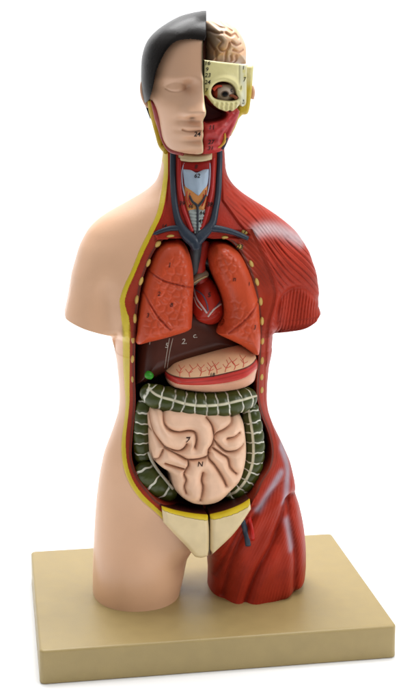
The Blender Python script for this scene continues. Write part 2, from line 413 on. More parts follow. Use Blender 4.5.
def half(side):
    rows = np.linspace(.535, 0, 600); nf, nb = 330, 36
    q = np.linspace(0, 1, nf)
    out = []
    for z in rows:
        w = float(wleg(z))
        if side == 'L': e0, e1 = float(xL(z)), float(xiL(z)); u = (1-w)*(1-np.cos(q*math.pi/2))+w*(1-np.cos(q*math.pi))/2
        else: e0, e1 = float(xiR(z)), float(xR(z)); u = (1-w)*np.sin(q*math.pi/2)+w*(1-np.cos(q*math.pi))/2
        out.append(np.stack([e0+(e1-e0)*u, np.full(nf, z)], 1))
    G = np.array(out); X = G[..., 0].ravel(); Z = G[..., 1].ravel()
    h = body_h(X, Z); Y = -h
    front_y = Y.copy()
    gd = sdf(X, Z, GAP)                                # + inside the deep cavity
    kind = np.zeros(len(X), int)                       # 0 outer, 1 fat, 2 chest wall / neck window, 3 lining
    wn = sdf(X, Z, W_win)
    if side == 'L':
        col = np.tile(C_SKIN, (len(X), 1))
        # what lies inwards of the fat line
        fo = np.vstack([FO, [[.05, FO[-1, 1]], [.05, FO[0, 1]]]]); fi = np.vstack([FI, [[.05, FI[-1, 1]], [.05, FI[0, 1]]]])
        do, di = sdf(X, Z, fo), sdf(X, Z, fi)
        fat = (do > 0) & (di <= 0); band = di > 0
        kind[fat] = 1; kind[band] = 2
        col[fat] = C_FAT; col[band] = C_BAND
        Y += -.0006*np.exp(-((do-.002)/.0025)**2)*(do > -.004)            # slightly raised fat edge
        Y += .0007*np.exp(-(do/.0006)**2)
        Y += sstep(0, .012, di)*.006*(wn < 0)
        # radial saw-tooth of the cut intercostal muscle
        d_, run = pdist(X, Z, FI)
        Y += np.where(band & (wn < 0), .00025*np.sin(run*2*math.pi/.0024), 0)
        ac, _ = pdist(X, Z, armpit_c); Y += .0007*np.exp(-(ac/.008)**2)
    else:
        col = np.tile(C_MUS, (len(X), 1))
        # chest wall band
        bandpoly = np.vstack([CR, RL, ob([(249, 508), (232, 519), (207, 526)], 0), [[-.02, ob([(207, 526)], 0)[0, 1]], [-.02, CR[0, 1]]]])
        db = sdf(X, Z, bandpoly); band = db > 0
        kind[band] = 2; col[band] = C_BAND*1.12
        Y += sstep(0, .003, db)*.0022+sstep(.002, .016, db)*.005
        dcr = pdist(X, Z, CR)[0]; Y -= .0016*np.exp(-((dcr-.0025)/.003)**2)*(db < 0)
        # muscle relief
        px_ = X; pz_ = Z
        dt, rt = pdist(X, Z, delt_top); da, ra = pdist(X, Z, arm_top)
        armp = np.vstack([arm_top, [[.16, arm_top[-1, 1]-.002], [.16, .29], [arm_top[0, 0], .29]]])
        ain = sdf(X, Z, armp)
        delt = sstep(.0, .006, -db)*sstep(0, .006, np.interp(X, delt_top[:, 0], delt_top[:, 1])-Z)*(Z > .30)
        below = np.where(X < delt_top[0, 0], 1, 1)
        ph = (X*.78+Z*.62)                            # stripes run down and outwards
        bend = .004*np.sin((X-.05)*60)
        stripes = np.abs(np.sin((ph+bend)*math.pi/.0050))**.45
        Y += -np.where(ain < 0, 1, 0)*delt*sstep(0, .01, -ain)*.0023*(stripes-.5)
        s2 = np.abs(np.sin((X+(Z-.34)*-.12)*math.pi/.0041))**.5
        groove_dark = np.where(ain < 0, delt*sstep(0, .008, -ain)*(1-sstep(.0, .62, stripes)), sstep(0, .004, ain)*(1-sstep(0, .55, s2)))*(db < 0)
        col = lerpc(col, lin('5a1310'), .55*groove_dark*(.5+.8*vnoise(X, Z, .012, 66)))  # darker red towards the bottoms of the shoulder and arm grooves
        Y += np.where(ain > 0, 1, 0)*(-.0020*sstep(0, .006, ain)-.0017*sstep(0, .004, ain)*(np.abs(np.sin((X+(Z-.34)*-.12)*math.pi/.0041))**.5-.5))
        Y += .0016*np.exp(-(da/.0022)**2)*(Z > .30)
        for g, k in ((trap_g, .0016), (trap_g2, .0008)):
            d, _ = pdist(X, Z, g); Y += k*np.exp(-(d/.0022)**2)
        tz = sstep(.36, .40, Z)*sstep(0, .004, -wn)
        Y += -.00035*tz*np.sin((X*.75+Z*.66+.002*np.sin(X*90))*2*math.pi/.0038)
        Y += -.0016*gau(X, Z, delt_top[8], .022, .0045)
        # thigh
        th = sstep(.150, .120, Z)*(db < 0)
        for g, k, wd in zip(thigh_g, (.0048, .0048, .0050, .0036), (.0036, .0036, .004, .003)):
            d, _ = pdist(X, Z, g); Y += th*k*np.exp(-(d/wd)**2)-th*k*.6*np.exp(-((d-.011)/.007)**2)
        phs = X*.92-Z*.36+.004*np.sin(Z*40)
        Y += -.00022*th*np.sin((phs+.0012*vnoise(X, Z, .02, 41))*2*math.pi/.0036)*(.4+.8*vnoise(X, Z, .015, 42))
        Y += -.00018*sstep(.12, .15, Z)*sstep(.30, .26, Z)*(db < 0)*np.sin((X*.9-Z*.4)*2*math.pi/.003)
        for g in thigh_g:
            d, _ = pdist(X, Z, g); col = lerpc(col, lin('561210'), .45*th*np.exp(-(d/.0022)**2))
        # airbrushed tendons
        for g, wd, k in ((white_th[0], .0046, .50), (white_th[1], .0040, .52), (white_th[2], .0042, .46)):
            d, r_ = pdist(X, Z, g); k2 = k*1.15*np.exp(-(d/wd)**2.4)*(.9+.2*vnoise(X, Z, .004, 61))*(db < 0); col = lerpc(col, lin('a9acba'), k2)
        d, r_ = pdist(X, Z, white_sh); k2 = .62*np.exp(-(d/.0072)**2.4)*(.92+.16*vnoise(X, Z, .003, 62))*(db < 0); col = lerpc(col, lin('b9b4b8'), k2)
    inw = (wn > 0) & (kind != 1)
    kind[inw] = 2; 
    Y += np.where(kind != 1, sstep(0, .003, wn)*.0030, 0)
    col[inw] = lin('a02a1a')
    # inner edge of the band is darker pleura (a painted line along the cut)
    dk = np.exp(-((gd+.0022)/.0014)**2)*(kind == 2)*(wn < 0); col = lerpc(col, lin('4a3128'), .85*dk)
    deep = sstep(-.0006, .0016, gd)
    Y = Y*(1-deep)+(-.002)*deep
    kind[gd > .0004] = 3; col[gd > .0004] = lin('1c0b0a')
    # back of the half
    hb = .92
    nr = len(rows); V = [np.stack([X, Y, Z], 1)]
    Xg = G[..., 0]; hb_ = h.reshape(nr, nf)
    sel = np.linspace(0, nf-1, nb).astype(int)
    Bx = Xg[:, sel]; By = hb*hb_[:, sel]; Bz = G[..., 1][:, sel]
    Vall = np.vstack([V[0], np.stack([Bx.ravel(), By.ravel(), Bz.ravel()], 1)])
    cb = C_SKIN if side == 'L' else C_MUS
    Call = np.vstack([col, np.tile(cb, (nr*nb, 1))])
    idx = np.arange(nr*nf).reshape(nr, nf); bidx = nr*nf+np.arange(nr*nb).reshape(nr, nb)
    quads = np.stack([idx[:-1, :-1], idx[1:, :-1], idx[1:, 1:], idx[:-1, 1:]], -1).reshape(-1, 4)
    fk = np.maximum.reduce([kind[quads[:, i]] for i in range(4)])
    bq = np.stack([bidx[:-1, :-1], bidx[:-1, 1:], bidx[1:, 1:], bidx[1:, :-1]], -1).reshape(-1, 4)
    s1 = np.stack([idx[:-1, 0], bidx[:-1, 0], bidx[1:, 0], idx[1:, 0]], -1)
    s2 = np.stack([idx[:-1, -1], idx[1:, -1], bidx[1:, -1], bidx[:-1, -1]], -1)
    faces = {0: np.vstack([quads[fk == 0], bq, s1, s2])}
    for k in (1, 2, 3): faces[k] = quads[fk == k]
    return Vall, Call, faces

def sub(V, C, F):
    u, inv = np.unique(F.ravel(), return_inverse=True)
    return V[u], inv.reshape(F.shape), C[u]

TL = half('L'); TR = half('R')
mb = MB(); v, f, c = sub(TL[0], TL[1], TL[2][0]); mb.add(v, f.tolist(), c); skin = mb.build('skin_shell', M_SKIN, ROOT)
skin['label'] = 'smooth bare skin half of the torso with arm and thigh stump'
mb = MB(); v, f, c = sub(TL[0], TL[1], TL[2][1]); mb.add(v, f.tolist(), c); mb.build('fat_layer', M_FAT, ROOT)
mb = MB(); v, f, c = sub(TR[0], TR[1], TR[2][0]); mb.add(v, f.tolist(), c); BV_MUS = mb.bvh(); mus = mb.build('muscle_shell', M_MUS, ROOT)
mus['label'] = 'red half of the torso with its muscles laid bare'
WALL = MB()
for T in (TL, TR):
    v, f, c = sub(T[0], T[1], T[2][2]); WALL.add(v, f.tolist(), c)
BV_WALL = WALL.bvh()
for s, p, k in (('14', (164, 226), 4),):
    write(WALL, BV_WALL, s, p, k)
WALL.build('chest_wall', [M_MUS, M_INK], ROOT)
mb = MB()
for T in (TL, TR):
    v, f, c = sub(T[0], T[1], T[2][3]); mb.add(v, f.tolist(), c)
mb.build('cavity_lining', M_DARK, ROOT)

# cut rib ends along both rims
def rib(p, rx, rz, tilt, mark=None):
    l, n = hit(BV_WALL, p)
    if l is None: return
    F = lambda x, z: np.full(np.shape(x), l[1]+.0004)
    t = np.linspace(0, 2*math.pi, 28, endpoint=False); c, s = math.cos(tilt), math.sin(tilt)
    ex, ez = rx*PXM*np.cos(t), rz*PXM*np.sin(t)
    O = np.stack([l[0]+c*ex-s*ez, l[2]+s*ex+c*ez], 1)
    col = lambda x, z, d: lerpc(np.tile(lin('b79343'), (len(x), 1)), lin('cfae5d'), sstep(.0004, .002, d))
    m = patch(O, F, .0016, .0018, .004, None, col, nr=6, nt=28)
    if mark: write(m, m.bvh(), mark, p, 5.5)
    m.build('rib_end', [M_BONE, M_INK], ROOT, True)
for p, rx, rz, t in (((170.5, 236.5), 4, 1.8, .1), ((157.8, 244), 2.6, 4, -.75), ((148.2, 263), 2.1, 4.2, -.4), ((141, 281), 2.2, 4.6, -.3), ((136.8, 299.5), 2.0, 4.6, -.15), ((134.8, 318.5), 2.0, 4.8, 0), ((133, 339), 1.8, 4.6, 0), ((132.6, 359), 1.6, 4.2, -.1), ((132.6, 379), 1.4, 3.8, 0)):
    rib(p, rx, rz, t)
for p, rx, rz, t, mk in (((224.8, 237.5), 3.6, 1.8, 0, None), ((245, 231.3), 4, 3.4, .3, '7'), ((239.8, 247), 3.4, 2.8, -.4, '23'), ((251.3, 263.8), 2.1, 3.8, .45, None), ((256.9, 282), 2.1, 4.2, .3, None), ((260.6, 301.5), 2.2, 4.4, .1, None), ((262, 321), 2.1, 4.4, 0, None), ((262.2, 340.5), 2.1, 4.4, 0, None), ((261.9, 360.5), 2.1, 4.3, 0, None), ((261.5, 377), 2.1, 3.6, 0, None), ((261.6, 390), 2.1, 3.6, 0, None)):
    rib(p, rx, rz, t, mk)

# femoral vessels on the muscle thigh
def vessel(name, pts, Yoff, r, colr, bvh=None, parent=ROOT, F=None, taper=None):
    if bvh is not None: P = trail(bvh, pts, 5, -r*.35)
    else: P = onto(spline(pts, 6), lambda x, z: F(x, z)+Yoff)
    rad = np.full(len(P), r) if taper is None else np.interp(np.linspace(0, 1, len(P)), np.linspace(0, 1, len(taper)), taper)*r
    m = tube(P, rad, lin(colr), 14); return m.build(name, M_ORG, parent, True)
vessel('femoral_vein', [(243, 521), (246, 535), (248.5, 546)], 0, .0034, '2f3a48', BV_MUS)
vessel('femoral_artery', [(249, 517), (251.5, 528), (253, 540)], 0, .0026, 'b01a12', BV_MUS)

# ------------------------------------------------------------------ pubic plates
def plate(name, pts, cen):
    Yp = -.0670
    O = aty(corners(pts, 6), Yp)[:, [0, 2]]
    top = aty(spline(pts_top[name], 6), Yp)[:, [0, 2]]
    def colr(x, z, d):
        dt = pdist(x, z, top)[0]+.0006*(vnoise(x, z, .004, 5)-.5)
        c = np.tile(lin('dcc79b'), (len(x), 1))
        nb_ = aty([(209.3, 552.5)], Yp)[0]; c = lerpc(c, lin('7a4a34'), .9*sstep(.3, .7, gau(x, z, nb_[[0, 2]], .0034, .0050)))
        return np.where((dt < .0032)[:, None], lin('d8bd18'), np.where((dt < .0038)[:, None], lin('8d7a38'), c))
    m = patch(O, lambda x, z: np.full(np.shape(x), Yp), .0080, .006, .034, lambda x, z, d: .004*gau(x, z, O.mean(0), .03, .02), colr, nr=60, nt=220, wall='4a1610')
    return m.build('pubic_plate', M_BONE, ROOT, True)
pts_top = {'a': [(161, 505), (175, 509.5), (192, 513), (207.5, 515)], 'b': [(209.5, 514.5), (225, 510.5), (240, 505), (250, 498.5)]}
PA = [(161.5, 506), (175, 510), (192, 513), (207.6, 514.5), None, (208.6, 530), (208.6, 554.5), None, (201, 557), (194.5, 556), None, (184.3, 543.8), (173, 532), (163, 521.5), None]
PB = [(209.6, 514), (225, 510), (240, 504.5), (249.5, 498.8), None, (250.6, 508), None, (242, 520), (231, 534.5), (219, 547), (209.8, 555.5), None, (209.4, 535), None]
plate('a', PA, None); plate('b', PB, None)

# ================================================================== ORGANS
flat = lambda Y: (lambda x, z: np.full(np.shape(x), Y))
def px2(pts, Y): return aty(pts, Y)[:, [0, 2]]
def lung(out, Y0, H, fiss, bumps, marks, cen):
    O = px2(spline(out, 6, True), Y0-.006); G = [px2(spline(g, 6), Y0-H*.85) for g in fiss]
    B = [(px2([p], Y0-H*.85)[0], rx*PXM, rz*PXM) for p, rx, rz in bumps]
    def rel(x, z, d):
        r = np.zeros(len(x))
        for g in G:
            q = pdist(x, z, g)[0]; r -= .0016*np.exp(-(q/.0011)**2)-.0007*np.exp(-((q-.003)/.0016)**2)
        w = worley(x, z, .0085, 7); m = np.zeros(len(x))
        for c, a, b in B: m = np.maximum(m, gau(x, z, c, a, b))
        r += sstep(.2, .75, m)*.0008*(sstep(0, .55, w)-.5)+.0010*(vnoise(x, z, .016, 3)-.5)
        return r
    def colr(x, z, d):
        c = np.tile(lin('bd4726'), (len(x), 1))
        for g in G:
            q = pdist(x, z, g)[0]; c = lerpc(c, lin('8e2415'), .7*np.exp(-(q/.0008)**2))
        return c
    m = patch(O, flat(Y0), H, .017, .03, rel, colr, px2([cen], Y0)[0], nr=110, nt=360, power=2.3)
    b = m.bvh()
    for s, p, k in marks: write(m, b, s, p, k, '4a1a12')
    return m.build('lung', [M_ORG, M_INK], ROOT, True)
lung([(171.4, 240.4), (178.4, 239.6), (185, 244), (189.7, 254), (192.6, 267), (193.6, 284), (192.6, 303), (192, 321), (188.8, 329.8), (167.5, 337), (150, 341.5), (136.5, 343.5), (136, 327), (138.4, 307.3), (141.8, 288), (147.5, 268.6), (155.5, 250.8), (163, 242.6)],
     -.042, .029, [[(150.5, 272.5), (163.6, 280.6), (178, 284.5), (193, 288)], [(144.5, 293), (150, 304), (158, 317), (169, 328.5)]],
     [((172, 300), 24, 34), ((176, 270), 14, 18), ((160, 325), 20, 16)], [('1', (169.3, 265), 5.5), ('2', (158.8, 294), 5), ('8', (171.3, 305), 5), ('3', (147.6, 315.5), 5)], (167, 298))
lung([(213, 244.3), (222, 242), (230.6, 244.5), (240, 251.5), (247.5, 264), (253.5, 279.5), (258.3, 299.6), (260, 317), (260.4, 336), (259, 352), (254, 354.4), (241.4, 345.5), (226, 338), (217.2, 333.2), (219, 327.5), (223.4, 321), (224.6, 310), (221.9, 295.7), (215.4, 280), (210.3, 266.7), (208.9, 253)],
     -.040, .030, [[(259, 303), (244, 320), (228.5, 333.5)]], [((225, 266), 15, 24), ((236, 318), 16, 20), ((248, 330), 12, 18)],
     [('n', (234.2, 279), 5.5), ('1', (249, 284), 4.5), ('3', (254.8, 327.5), 5)], (236, 296))

# heart with its great vessels
HO = px2(spline([(195.5, 281), (204.5, 275.5), (211, 279), (217, 288), (222, 301), (223.5, 312), (219, 321), (209, 325.7), (198.5, 324), (192, 318), (189, 300)], 6, True), -.024)
fur = px2(spline([(193, 317), (206, 319.5), (219, 313)], 6), -.05)
m = patch(HO, flat(-.022), .030, .018, .015, lambda x, z, d: -.0012*np.exp(-(pdist(x, z, fur)[0]/.001)**2)+.0008*(vnoise(x, z, .012, 8)-.5), 'a82a1a', nr=60, nt=220, radial=True)
BH = m.bvh(); write(m, BH, '5', (209, 295), 5.5)
heart = m.build('heart', [M_ORG, M_INK], ROOT, True)
for pts, r, cc in (([(194, 288), (196.5, 298), (202, 306), (207, 313)], .0011, 'b9a7a5'), ([(196, 290), (203, 295), (207, 304), (208, 311)], .0008, '5b5163'), ([(194, 297), (197, 305), (202, 310)], .0007, 'c9bdb5'),
                   ([(208, 316.5), (214, 309), (221, 304)], .0011, 'c5b2a8'), ([(211, 312), (217, 305.5), (220, 301.5)], .0007, '514a5c')):
    tube(trail(BH, pts, 5, .0002), r, lin(cc), 8).build('coronary_vessel', M_ORG, heart, True)
def stub(name, pts, Y, r, cc, parent=heart, taper=None, ns=20, mat=M_ORG):
    P = aty(spline(pts, 6), np.interp(np.linspace(0, 1, (len(pts)-1)*6+1), np.linspace(0, 1, len(pts)), Y))
    rad = r if taper is None else np.interp(np.linspace(0, 1, len(P)), np.linspace(0, 1, len(taper)), taper)*r
    return tube(P, rad, lin(cc), ns).build(name, mat, parent, True)
stub('aorta', [(203, 286), (199.5, 273), (199, 262), (202, 250), (203, 242)], [-.03, -.034, -.036, -.036, -.034], .0075, 'a92a1e')
stub('pulmonary_trunk', [(193, 282), (199, 277), (206, 273.5)], [-.036, -.04, -.036], .0044, '8a8069')
stub('pulmonary_cuff', [(194, 282.5), (200, 279), (207, 275.8)], [-.041, -.0445, -.041], .0009, 'c9b682', ns=10)
stub('vena_cava', [(195, 285), (194.5, 268), (195, 252), (196, 241)], [-.024, -.036, -.042, -.044], .0070, '3a4044')
stub('bronchus', [(196, 258), (206, 261), (214, 266)], [-.030, -.032, -.026], .005, '2a2526')

# liver
LO = px2(corners([(134.5, 384), None, (136, 366), (137, 345), (142, 326), (160, 312), (190, 306), (215, 316), (236, 335), (247, 348), (238, 350), (223, 353.5), (192.6, 362.5), (168, 371.5), (150, 379.5)], 6), -.02)
def liv_rel(x, z, d): return .002*(vnoise(x, z, .05, 4)-.5)
m = patch(LO, flat(-.018), .026, .022, .012, liv_rel, '4a251b', px2([(175, 350)], -.02)[0], nr=70, nt=280)
BL = m.bvh()
for s, p, k, r in (('2.', (184, 341.5), 6.5, 0), ('c.', (195, 335.5), 6, 0), ('5', (166.5, 345.5), 6, 0), ('1', (149.6, 342.5), 5, 0)): write(m, BL, s, p, k, 'b0a79c', 1, r)
liver = m.build('liver', [M_LIV, M_INK], ROOT, True)
for dx in (0, 2.6):
    tube(trail(BL, [(169.5+dx*1.3, 338), (167+dx, 352), (164.6+dx, 368)], 6, .0000), .00042, lin('a99c8f'), 8).build('ligament_line', M_ORG, liver, True)
gb = MB()
gp = aty(spline([(145, 373.5), (148.5, 375), (153, 377.5)], 8), -.047)
tube(gp, np.sqrt(np.clip(1-np.linspace(-1, 1, len(gp))**2, .02, 1))*.0046, lin('2f8a22'), 18, gb); gb.build('gallbladder', M_ORG, ROOT, True)

# stomach
SO = px2(spline([(165.2, 372), (169, 366.5), (176, 360.5), (199.4, 353), (223, 346.5), (237, 344.5), (250.5, 348.5), (257, 359.5), (255.5, 371), (251.8, 381), (237, 388), (210, 391.5), (183, 389), (169, 384)], 6, True), -.034)
sline = [(164.5, 377), (178, 378.3), (193, 378), (212, 375.8), (228, 372.5), (243, 368.5), (257.5, 363)]
sred = [(164.5, 382.5), (178, 384.5), (196, 384.8), (214, 383.5), (231, 381), (244, 377), (256, 371)]
SL = px2(spline(sline, 6), -.066); SR = px2(spline(sred, 6), -.063)
def st_h(x, z):
    return z-np.interp(x, SL[:, 0], SL[:, 1]), z-np.interp(x, SR[:, 0], SR[:, 1])
def st_rel(x, z, d):
    q, q2 = st_h(x, z); return -.0012*np.exp(-(q/.0009)**2)-.0007*np.exp(-(q2/.001)**2)+.0010*(vnoise(x, z, .02, 6)-.5)
def st_col(x, z, d):
    q, q2 = st_h(x, z); c = np.tile(lin('ddb088'), (len(x), 1))
    low = q < 0; c[low] = lin('ba332b'); c[(q2 < 0)] = lin('d39c80')
    c = lerpc(c, lin('2a1410'), .95*np.exp(-(q/.00075)**2)); c = lerpc(c, lin('7c1512'), .5*np.exp(-((q+.0045)/.0009)**2)*(q < 0))
    return c
m = patch(SO, flat(-.032), .036, .022, .015, st_rel, st_col, px2([(211, 371)], -.03)[0], nr=110, nt=360)
BS = m.bvh(); write(m, BS, '18', (212, 375), 4.5)
stom = m.build('stomach', [M_ORG, M_INK], ROOT, True)
br = random.Random(3)
for x0 in (180, 190, 200, 209, 217, 225, 234, 243):
    y0 = np.interp(x0, [p[0] for p in sline], [p[1] for p in sline])-1
    t = MB(); st = [(x0, y0), (x0+br.uniform(-1, 2), y0-4), (x0+br.uniform(-2, 4), y0-8)]
    tips = [(st[1], br.uniform(-4, -2), -4), (st[2], br.uniform(-4, -1.5), -4.5), (st[2], br.uniform(2, 4.5), -3.5), (st[1], br.uniform(2.5, 5), -2)]
    P = trail(BS, st, 4, .00005); 
    if len(P) > 2: tube(P, .00045, lin('c5503c'), 6, t)
    for a, dx, dy in tips:
        P = trail(BS, [a, (a[0]+dx*.6, a[1]+dy*.5), (a[0]+dx, a[1]+dy)], 4, .00003)
        if len(P) > 2: tube(P, .00036, lin('c5503c'), 6, t)
    t.build('gastric_vessel', M_ORG, stom, True)

# large intestine
def colon(path, Y, r, step, name, tape=0.75, wband=.0008, phase=0., ends=True, label=None, taped=True):
    P = aty(spline(path, 14), np.interp(np.linspace(0, 1, (len(path)-1)*14+1), np.linspace(0, 1, len(path)), Y))
    P = resample(P, 240, False)
    L = np.r_[0, np.cumsum(np.linalg.norm(np.diff(P, axis=0), axis=1))]
    rr = np.interp(np.linspace(0, 1, len(P)), np.linspace(0, 1, len(r)), r)*PXM
    ph = (L/(step*PXM)+phase)
    hau = np.abs(np.sin(ph*math.pi))**.45
    rad = rr*(.88+.15*hau)
    if ends:
        e = np.minimum(L, L[-1]-L)/(rr.mean()*.8); rad = rad*np.sqrt(1-(1-np.clip(e, 0.02, 1))**2)
    def colr(u, a):
        c = np.tile(lin('3a4212'), (len(u), 1))
        p = u/(step*PXM)+phase
        p = p+.05*np.sin(a*2+np.floor(p+.5)*1.7)+.03*np.sin(a*7+p*3)
        d = np.abs(p-np.round(p))*step*PXM
        vis = sstep(.25, .5, np.abs(np.sin(a*.5+.6+np.round(p)))+.3)
        c = lerpc(c, lin('dcdacb'), (1-sstep(wband*.7*(.7+.5*np.abs(np.sin(a*1.5+np.floor(p+.5)))), wband*1.2, d))*vis)
        if taped:
            da = np.abs((a-tape+math.pi) % (2*math.pi)-math.pi)*rr.mean()
            c = lerpc(c, lin('d3cdb2'), 1-sstep(.0011, .0016, da))
        return c
    m = tube(P, rad, colr, 110)
    o = m.build(name, M_COL, ROOT, True)
    if label: o['label'] = label
    return o
colon([(147, 386), (150, 392), (158, 397), (170, 400.5), (184, 404.5), (200, 406.2), (219, 405), (235, 401.5), (247, 398), (254, 396)], [-.036, -.042, -.046, -.048, -.049, -.049, -.049, -.047, -.04, -.034], [11, 12, 13.2, 14.2, 14.4, 14.2, 13.8, 13.2, 12, 10], 11.2, 'large_intestine', tape=-.30, phase=.2, label='green banded bowel stretch lying across under the stomach')
colon([(249, 402), (251.5, 416), (254, 432), (255, 448), (253.5, 463), (248, 477), (238.5, 489), (226, 496)], [-.03, -.034, -.036, -.037, -.037, -.037, -.036, -.03], [8.8, 9.2, 9.6, 10, 10, 10, 9.6, 8], 10.4, 'large_intestine', tape=.35, phase=.1, label='green banded bowel stretch curving down beside the muscle half')
colon([(147, 398), (143.5, 412), (142, 428), (141.5, 444), (143, 462)], [-.03, -.032, -.033, -.033, -.03], [8.4, 8.6, 8.6, 8.4, 8], 10.3, 'large_intestine', tape=1.2, phase=.6, taped=False, label='narrow green banded bowel stretch beside the skin half')
colon([(141, 462), (146, 473), (154.5, 483), (166, 490.5), (174, 493)], [-.036, -.04, -.041, -.038, -.03], [10, 12, 12, 11, 9], 14.5, 'large_intestine', tape=-2.1, phase=.45, wband=.0012, label='thick green bowel pouch at the lower end beside the skin half')

# small intestine: plump coils, the furrows between them traced
IO = px2(spline([(152, 402), (146, 411), (146.2, 424), (147, 438), (149, 453.5), (158, 464), (166.5, 470), (170, 483), (177.4, 493), (187, 499), (197.7, 501), (210, 500), (220.5, 495), (229.5, 486.5), (238.5, 476.5), (243.5, 463), (245.6, 447), (244.3, 430), (241.5, 417), (232, 408), (200, 402), (170, 400)], 6, True), -.034)
def ic(p): return [(125+a/2.957, 390+b/2.957) for a, b in p]
furs = [[(151, 408), (151.8, 418), (152.5, 425), (155, 434), (159, 440), (164, 446)], [(146, 431.5), (150, 433), (153.5, 434)],
        [(164.5, 412), (164, 422), (169, 429), (178, 432), (188, 430.5), (194, 431.5), (196, 435), (196.5, 441), (195, 447)],
        [(207, 419), (210.5, 423), (212.8, 428), (214, 437), (212, 444), (208.5, 450), (208.8, 458), (214, 464), (219.7, 472.5), (224, 480), (226, 485)],
        [(214, 436), (217, 432.5), (223.3, 429.8), (232, 424), (234, 417)], [(213.5, 439), (219, 445.7), (226, 451), (235, 450.8), (245, 447)], [(227.5, 438.5), (234, 437), (240, 434)],
        [(164, 446), (169, 448.3), (177.7, 450.8), (183.5, 448.6), (187, 444)], [(164.6, 447.5), (172, 451.5), (180.6, 456), (187.8, 459.5), (198.7, 458.8), (206.7, 456), (209, 452)],
        [(187.8, 459.5), (188.5, 465), (185.7, 469.6), (184.2, 474), (186.4, 479.8), (185, 487), (187, 494)], [(163.5, 450), (160.5, 459), (157, 464)], [(166, 464.6), (174.8, 466.7), (184, 469)],
        [(203, 472.5), (201.6, 480), (203, 487), (201, 501)], [(212, 447), (220.4, 453), (227.7, 458), (230, 466.7), (236, 473.5)]]
FU = [px2(spline(g, 6), -.068) for g in furs]
def in_rel(x, z, d):
    q = np.full(len(x), 9.0)
    for g in FU: q = np.minimum(q, pdist(x, z, g)[0])
    q = np.minimum(q, d+.001)
    return .0112*(1-(1-np.clip(q/.0092, 0, 1))**2)**.66-.0090+.0012*(vnoise(x, z, .012, 9)-.5)
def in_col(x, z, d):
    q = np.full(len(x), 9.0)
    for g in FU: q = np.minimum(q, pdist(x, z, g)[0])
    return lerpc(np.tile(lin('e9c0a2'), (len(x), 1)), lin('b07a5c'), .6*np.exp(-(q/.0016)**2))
m = patch(IO, flat(-.030), .044, .020, .01, in_rel, in_col, px2([(197, 448)], -.03)[0], nr=150, nt=460)
BI = m.bvh(); write(m, BI, '7', (187.3, 440.5), 7.5, '3a2018'); write(m, BI, 'N', (200, 464.3), 6, '3a2018'); 
m.build('small_intestine', [M_ORG, M_INK], ROOT, True)

cord = aty(spline([(148.5, 452), (151.5, 460), (157, 469), (164, 478), (173, 489)], 6), -.050)
tube(cord, .0017, lin('a09a8a'), 12).build('mesentery_cord', M_ORG, ROOT, True)

# ================================================================== NECK ORGANS
F_neck = lambda x, z: F_body(x, z)+.0030
def npx(pts, n=6, dy=0.): return onto(spline(pts, n), lambda x, z: F_neck(x, z)+dy)
def ntube(name, pts, r, cc, dy=-.001, taper=None, parent=ROOT, mat=M_ORG, mark=None):
    P = npx(pts, 6, dy); rad = r if taper is None else np.interp(np.linspace(0, 1, len(P)), np.linspace(0, 1, len(taper)), taper)*r
    m = tube(P, rad, lin(cc), 16)
    if mark: write(m, m.bvh(), *mark)
    return m.build(name, [mat, M_INK], parent, True)
ntube('jugular_vein', [(173.5, 144), (173.3, 157), (173.2, 175), (173.8, 195), (176, 212), (180, 225), (187, 235.5), (194, 242), (196.5, 250)], .0036, '2a3340', taper=[1, 1, 1, .95, 1, 1.25, 1.75, 1.9, 1.2])
ntube('jugular_vein', [(219, 144), (219.3, 157), (218.8, 175), (218, 195), (215.5, 210), (212.5, 223), (206.5, 231), (199.5, 238), (195.5, 246)], .0036, '2a3340', taper=[1, 1, 1, .95, 1, 1.2, 1.5, 1.75, 1.1])
ntube('subclavian_vein', [(152, 235), (160, 231.5), (170, 228.5), (180, 228)], .0024, '2a3340', taper=[.8, 1, 1.2, 1.4])
ntube('subclavian_vein', [(211, 228), (222, 229.5), (234, 232.5), (248, 238.5)], .0031, '2a3340', taper=[1.4, 1.2, 1.0, .8])
ntube('carotid_artery', [(180, 158), (179.5, 175), (180, 192), (183, 208), (188, 222), (192, 232)], .0026, 'a3201c', -.0004, mark=('39', (181.6, 203.5), 5))
ntube('carotid_artery', [(213, 158), (212.5, 175), (211.5, 192), (208, 208), (204, 222), (200, 232)], .0026, 'a3201c', -.0004, mark=('38', (209.5, 204.5), 5))

def npatch(name, pts, H, R, cc, marks=(), relief=None, parent=ROOT, mat=M_ORG, dy=0.0, cen=None):
    O = onto(corners(pts, 6), lambda x, z: F_neck(x, z)+dy)[:, [0, 2]]
    m = patch(O, lambda x, z: F_neck(x, z)+dy, H, R, .006, relief, cc, cen, nr=40, nt=180)
    b = m.bvh()
    for s, p, k in marks: write(m, b, s, p, k)
    return m.build(name, [mat, M_INK], parent, True)
npatch('hyoid_bone', [(178.2, 152.5), (196, 154.5), (212, 152.5), None, (212, 159.5), None, (203, 161.5), (190, 162), (178.6, 160.5), None], .004, .003, 'cbb98f', mat=M_BONE)
npatch('hyoid_membrane', [(180, 161), None, (196, 163), (211, 160.5), None, (209, 170), None, (196, 172), (183, 170), None], .0022, .003, '8d1c18', [('8', (196, 166.8), 4.6)], mat=M_MUS)
npatch('cricoid_muscle', [(184, 186), None, (207.5, 186), None, (206.5, 198), (204, 211), None, (187.5, 211), None, (185, 198)], .0026, .004, 'c98648', [('46', (190.3, 206.5), 4.6)])
ridge = npx([(196.4, 170), (197, 182), (198, 195)])[:, [0, 2]]
